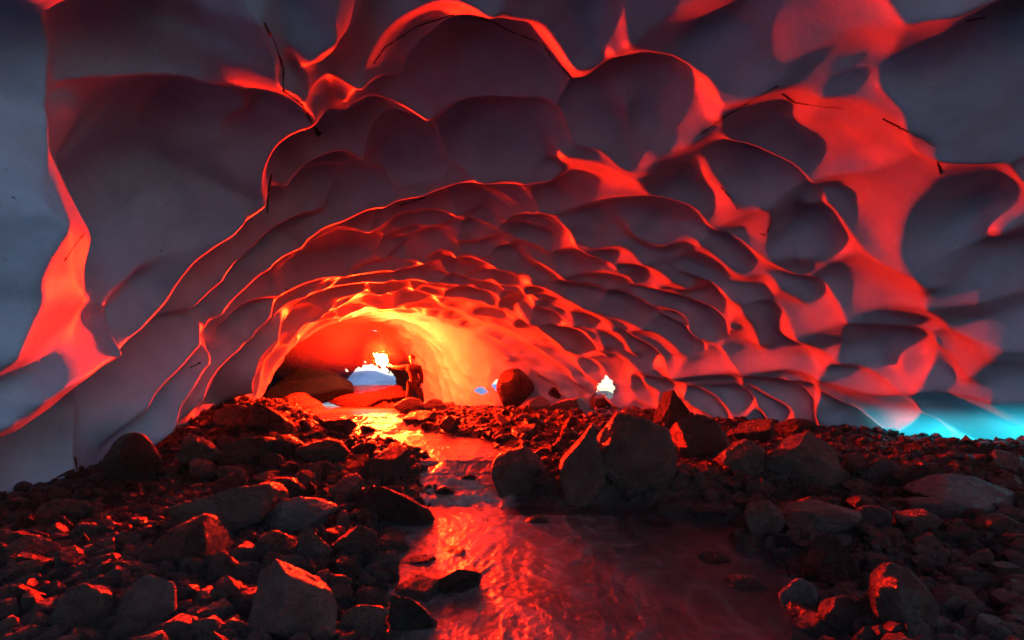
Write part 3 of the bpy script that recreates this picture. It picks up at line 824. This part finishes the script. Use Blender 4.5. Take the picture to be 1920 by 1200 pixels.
def person():
    D = 16.0
    foot = P(775, 768, D)
    root = bpy.data.objects.new('person', None); C.objects.link(root); root.location = foot
    tag(root, 'person in a dark red jacket standing astride, one arm stretched out holding a flare', 'person')
    # local metres: x right in the picture, z up; total height about 1.6 with legs astride
    J = {'pel': (0.02, 0, .80), 'bel': (0.0, 0, .95), 'che': (-.01, -.01, 1.14), 'sho': (-.01, 0, 1.28), 'nec': (-.015, 0, 1.36), 'hd0': (-.03, -.01, 1.43), 'hd1': (-.035, -.02, 1.54),
         'hl': (-.08, 0, .76), 'kl': (-.13, -.05, .42), 'al': (-.14, 0, .08), 'tl': (-.17, -.15, .04),
         'hr': (.11, 0, .76), 'kr': (.24, -.05, .44), 'ar': (.25, .03, .08), 'tr': (.29, -.12, .04),
         'sl': (-.19, 0, 1.28), 'el': (-.43, .08, 1.25), 'wl': (-.66, .20, 1.30), 'pl': (-.72, .23, 1.32),
         'sr': (.17, 0, 1.27), 'er': (.24, .03, 1.0), 'wr': (.25, -.03, .76), 'pr': (.25, -.04, .70)}
    def chain(names_e, R_, m, name, parent, root_i=0, extra=None):
        names = []; edges = []
        for a, b in names_e:
            for q in (a, b):
                if q not in names: names.append(q)
            edges.append((names.index(a), names.index(b)))
        return skinned(name, [J[q] for q in names], edges, [R_[q] for q in names], m, parent, root_i)
    # fingers as short chains rooted inside each palm
    def hand(prefix, base, dirv, side, curl):
        d = np.array(dirv, float); d /= np.linalg.norm(d); s = np.array(side, float); c = np.array(curl, float); E = []
        lens = [.070, .080, .074, .058]
        for k in range(4):
            o = np.array(base) + s * (0.030 - 0.020 * k)
            a = o + d * .045; b = a + d * lens[k] * .45 + c * lens[k] * .25; e = b + d * lens[k] * .15 + c * lens[k] * .45
            for nme, q in (('a', a), ('b', b), ('c', e)): J[f'{prefix}{k}{nme}'] = tuple(q)
            E += [(prefix, f'{prefix}{k}a'), (f'{prefix}{k}a', f'{prefix}{k}b'), (f'{prefix}{k}b', f'{prefix}{k}c')]
        t0 = np.array(base) + s * .035; t1 = t0 + s * .025 + d * .03 + c * .01; t2 = t1 + d * .02 + c * .03
        J[prefix + 't1'] = tuple(t1); J[prefix + 't2'] = tuple(t2); E += [(prefix, prefix + 't1'), (prefix + 't1', prefix + 't2')]
        return E
    E = [('pel', 'bel'), ('bel', 'che'), ('che', 'sho'), ('sho', 'nec'), ('nec', 'hd0'), ('hd0', 'hd1'),
         ('pel', 'hl'), ('hl', 'kl'), ('kl', 'al'), ('al', 'tl'), ('pel', 'hr'), ('hr', 'kr'), ('kr', 'ar'), ('ar', 'tr'),
         ('sho', 'sl'), ('sl', 'el'), ('el', 'wl'), ('wl', 'pl'), ('sho', 'sr'), ('sr', 'er'), ('er', 'wr'), ('wr', 'pr')]
    E += hand('pl', J['pl'], (-.92, .38, .1), (0, -.1, 1), (0, -1, 0)); E += hand('pr', J['pr'], (0, -.1, -1), (0, -1, .1), (-1, 0, 0))
    Rr = dict(pel=.12, bel=.11, che=.13, sho=.10, nec=.05, hd0=.075, hd1=.088, hl=.085, kl=.055, al=.04, tl=.035, hr=.085, kr=.055, ar=.04, tr=.035,
              sl=.06, el=.042, wl=.028, pl=.033, sr=.06, er=.042, wr=.028, pr=.033)
    for a, b in E:
        for q in (a, b):
            if q not in Rr: Rr[q] = .009
    body = chain(E, Rr, SKIN, 'body', root)
    ej = [('bel', 'che'), ('che', 'sho'), ('sho', 'nec'), ('sho', 'sl'), ('sl', 'el'), ('el', 'wl'), ('sho', 'sr'), ('sr', 'er'), ('er', 'wr'), ('bel', 'pel')]
    Rj = dict(bel=.145, che=.165, sho=.125, nec=.085, sl=.09, el=.07, wl=.05, sr=.09, er=.078, wr=.055, pel=.185)
    chain(ej, Rj, JACKET, 'jacket', root)
    et = [('pel', 'hl'), ('hl', 'kl'), ('kl', 'al'), ('pel', 'hr'), ('hr', 'kr'), ('kr', 'ar')]
    Rt = dict(pel=.15, hl=.13, kl=.10, al=.085, hr=.13, kr=.10, ar=.085)
    chain(et, Rt, TROUSER, 'trousers', root)
    chain([('al', 'tl')], dict(al=.075, tl=.06), BOOT, 'boot', root); chain([('ar', 'tr')], dict(ar=.075, tr=.06), BOOT, 'boot', root)
    hv, hf = icosphere(3)
    W = hv * np.array([.098, .105, .105]) * (1 + .06 * fbm(hv, 4, 3, 2))[:, None]
    k = (hv[:, 1] < -0.2) & (hv[:, 2] < 0.35); W[k] *= 0.72
    new_mesh('hair', W + np.array([-.035, .005, 1.56]), hf, HAIR, parent=root)
    # face: nose, eyes, mouth
    nv = hv * np.array([.013, .022, .02]) + np.array([-.045, -.115, 1.50]); new_mesh('nose', nv, hf, SKIN, parent=body)
    for dx in (-.075, -.012):
        new_mesh('eye', hv * .011 + np.array([dx, -.096, 1.53]), hf, plain('eye', (.05, .03, .02), .2), parent=body)
    new_mesh('mouth', hv * np.array([.024, .008, .006]) + np.array([-.045, -.10, 1.462]), hf, plain('lips', (.35, .12, .1), .4), parent=body)
    for dx in (-.125, .052):
        new_mesh('ear', hv * np.array([.012, .02, .03]) + np.array([dx, -.015, 1.51]), hf, SKIN, parent=body)
    return root, np.array(foot), J
man, FOOT, J = person()

def flare():
    hand = FOOT + np.array(J['pl']) + np.array([-.04, -.01, 0])
    root = bpy.data.objects.new('hand_flare', None); C.objects.link(root); root.location = tuple(hand)
    tag(root, 'burning hand flare with white-hot flame held out by the person', 'flare')
    tube = []
    a = 12; ax = Vector((-.8, 0, .6)).normalized()
    q = Vector((0, 0, 1)).rotation_difference(ax).to_matrix()
    prof = [(-.12, .0), (-.12, .017), (.0, .017), (.0, .014), (.14, .014), (.14, .0)]
    V = []; Fc = []
    for z, r in prof:
        for k in range(a):
            V.append(tuple(q @ Vector((r * math.cos(k * 6.2832 / a), r * math.sin(k * 6.2832 / a), z))))
    for i in range(len(prof) - 1):
        for k in range(a): Fc.append((i * a + k, i * a + (k + 1) % a, (i + 1) * a + (k + 1) % a, (i + 1) * a + k))
    new_mesh('tube', V, Fc, plain('flare_casing', (.25, .02, .02), .5), parent=root)
    # flame: a tapering tongue that gives the light
    m = bpy.data.materials.new('flare_flame'); m.use_nodes = True; n = m.node_tree.nodes; n.clear()
    em = n.new('ShaderNodeEmission'); out = n.new('ShaderNodeOutputMaterial'); m.node_tree.links.new(em.outputs[0], out.inputs[0])
    hv, hf = icosphere(3)
    tz = (hv[:, 2] + 1) / 2
    rad = 0.15 * (1 - tz ** 2 * 0.8)
    W = np.stack([hv[:, 0] * rad, hv[:, 1] * rad, hv[:, 2] * .24], 1) * (1 + .55 * noise(hv, 3.1, 4) + .3 * noise(hv, 6, 5))[:, None]
    W = W @ np.array(q).T + np.array(ax) * .34
    area = 4 * math.pi * 0.16 ** 2
    em.inputs[0].default_value = (*FLARE_COL, 1); em.inputs[1].default_value = FLARE_POWER / (math.pi * area)
    new_mesh('flame', W, hf, m, parent=root)
    return hand + np.array(ax) * .3
FL = flare()

# ------------------------------------------------------------------ smoke round the flare
def smoke():
    hv, hf = icosphere(4)
    cen = P(640, 640, 17.5); rad = np.array([4.2, 5.0, 1.9]); W = hv * rad + cen
    me = new_mesh('smoke', W, hf, None)
    m = bpy.data.materials.new('smoke'); m.use_nodes = True; n = m.node_tree.nodes; l = m.node_tree.links; n.clear()
    out = n.new('ShaderNodeOutputMaterial'); pv = n.new('ShaderNodeVolumePrincipled'); l.new(pv.outputs[0], out.inputs['Volume'])
    pv.inputs['Color'].default_value = (.8, .8, .85, 1); pv.inputs['Anisotropy'].default_value = 0.2
    co = n.new('ShaderNodeTexCoord').outputs['Object']; a = nz(n, l, .55, 3, vec=co)
    mr = n.new('ShaderNodeMapRange'); l.new(a.outputs[0], mr.inputs[0]); mr.inputs[1].default_value = .42; mr.inputs[2].default_value = .7
    mr.inputs[3].default_value = 0.004; mr.inputs[4].default_value = .07; 
    dn = n.new('ShaderNodeVectorMath'); dn.operation = 'DISTANCE'; l.new(co, dn.inputs[0]); dn.inputs[1].default_value = tuple(FL)
    m2 = n.new('ShaderNodeMapRange'); m2.interpolation_type = 'SMOOTHERSTEP'; l.new(dn.outputs['Value'], m2.inputs[0])
    m2.inputs[1].default_value = 0.0; m2.inputs[2].default_value = 0.85; m2.inputs[3].default_value = 0.5; m2.inputs[4].default_value = 0.0
    n3 = nz(n, l, 2.6, 4, .6, co, 1.0); m4 = n.new('ShaderNodeMapRange'); l.new(n3.outputs[0], m4.inputs[0]); m4.inputs[1].default_value = .4; m4.inputs[2].default_value = .68
    mm = n.new('ShaderNodeMath'); mm.operation = 'MULTIPLY'; l.new(m2.outputs[0], mm.inputs[0]); l.new(m4.outputs[0], mm.inputs[1])
    ad = n.new('ShaderNodeMath'); l.new(mr.outputs[0], ad.inputs[0]); l.new(mm.outputs[0], ad.inputs[1]); 
    sb = n.new('ShaderNodeVectorMath'); sb.operation = 'SUBTRACT'; l.new(co, sb.inputs[0]); sb.inputs[1].default_value = tuple(cen + np.array([0, 0, .35]))
    dv = n.new('ShaderNodeVectorMath'); dv.operation = 'DIVIDE'; l.new(sb.outputs[0], dv.inputs[0]); dv.inputs[1].default_value = tuple(rad * np.array([1, 1, .8]))
    ln = n.new('ShaderNodeVectorMath'); ln.operation = 'LENGTH'; l.new(dv.outputs[0], ln.inputs[0])
    fo = n.new('ShaderNodeMapRange'); fo.interpolation_type = 'SMOOTHSTEP'; l.new(ln.outputs['Value'], fo.inputs[0]); fo.inputs[1].default_value = .25; fo.inputs[2].default_value = 1.0; fo.inputs[3].default_value = 1; fo.inputs[4].default_value = 0
    fm = n.new('ShaderNodeMath'); fm.operation = 'MULTIPLY'; l.new(ad.outputs[0], fm.inputs[0]); l.new(fo.outputs[0], fm.inputs[1]); l.new(fm.outputs[0], pv.inputs['Density'])
    me.data.materials.append(m); tag(me, kind='stuff')
smoke()
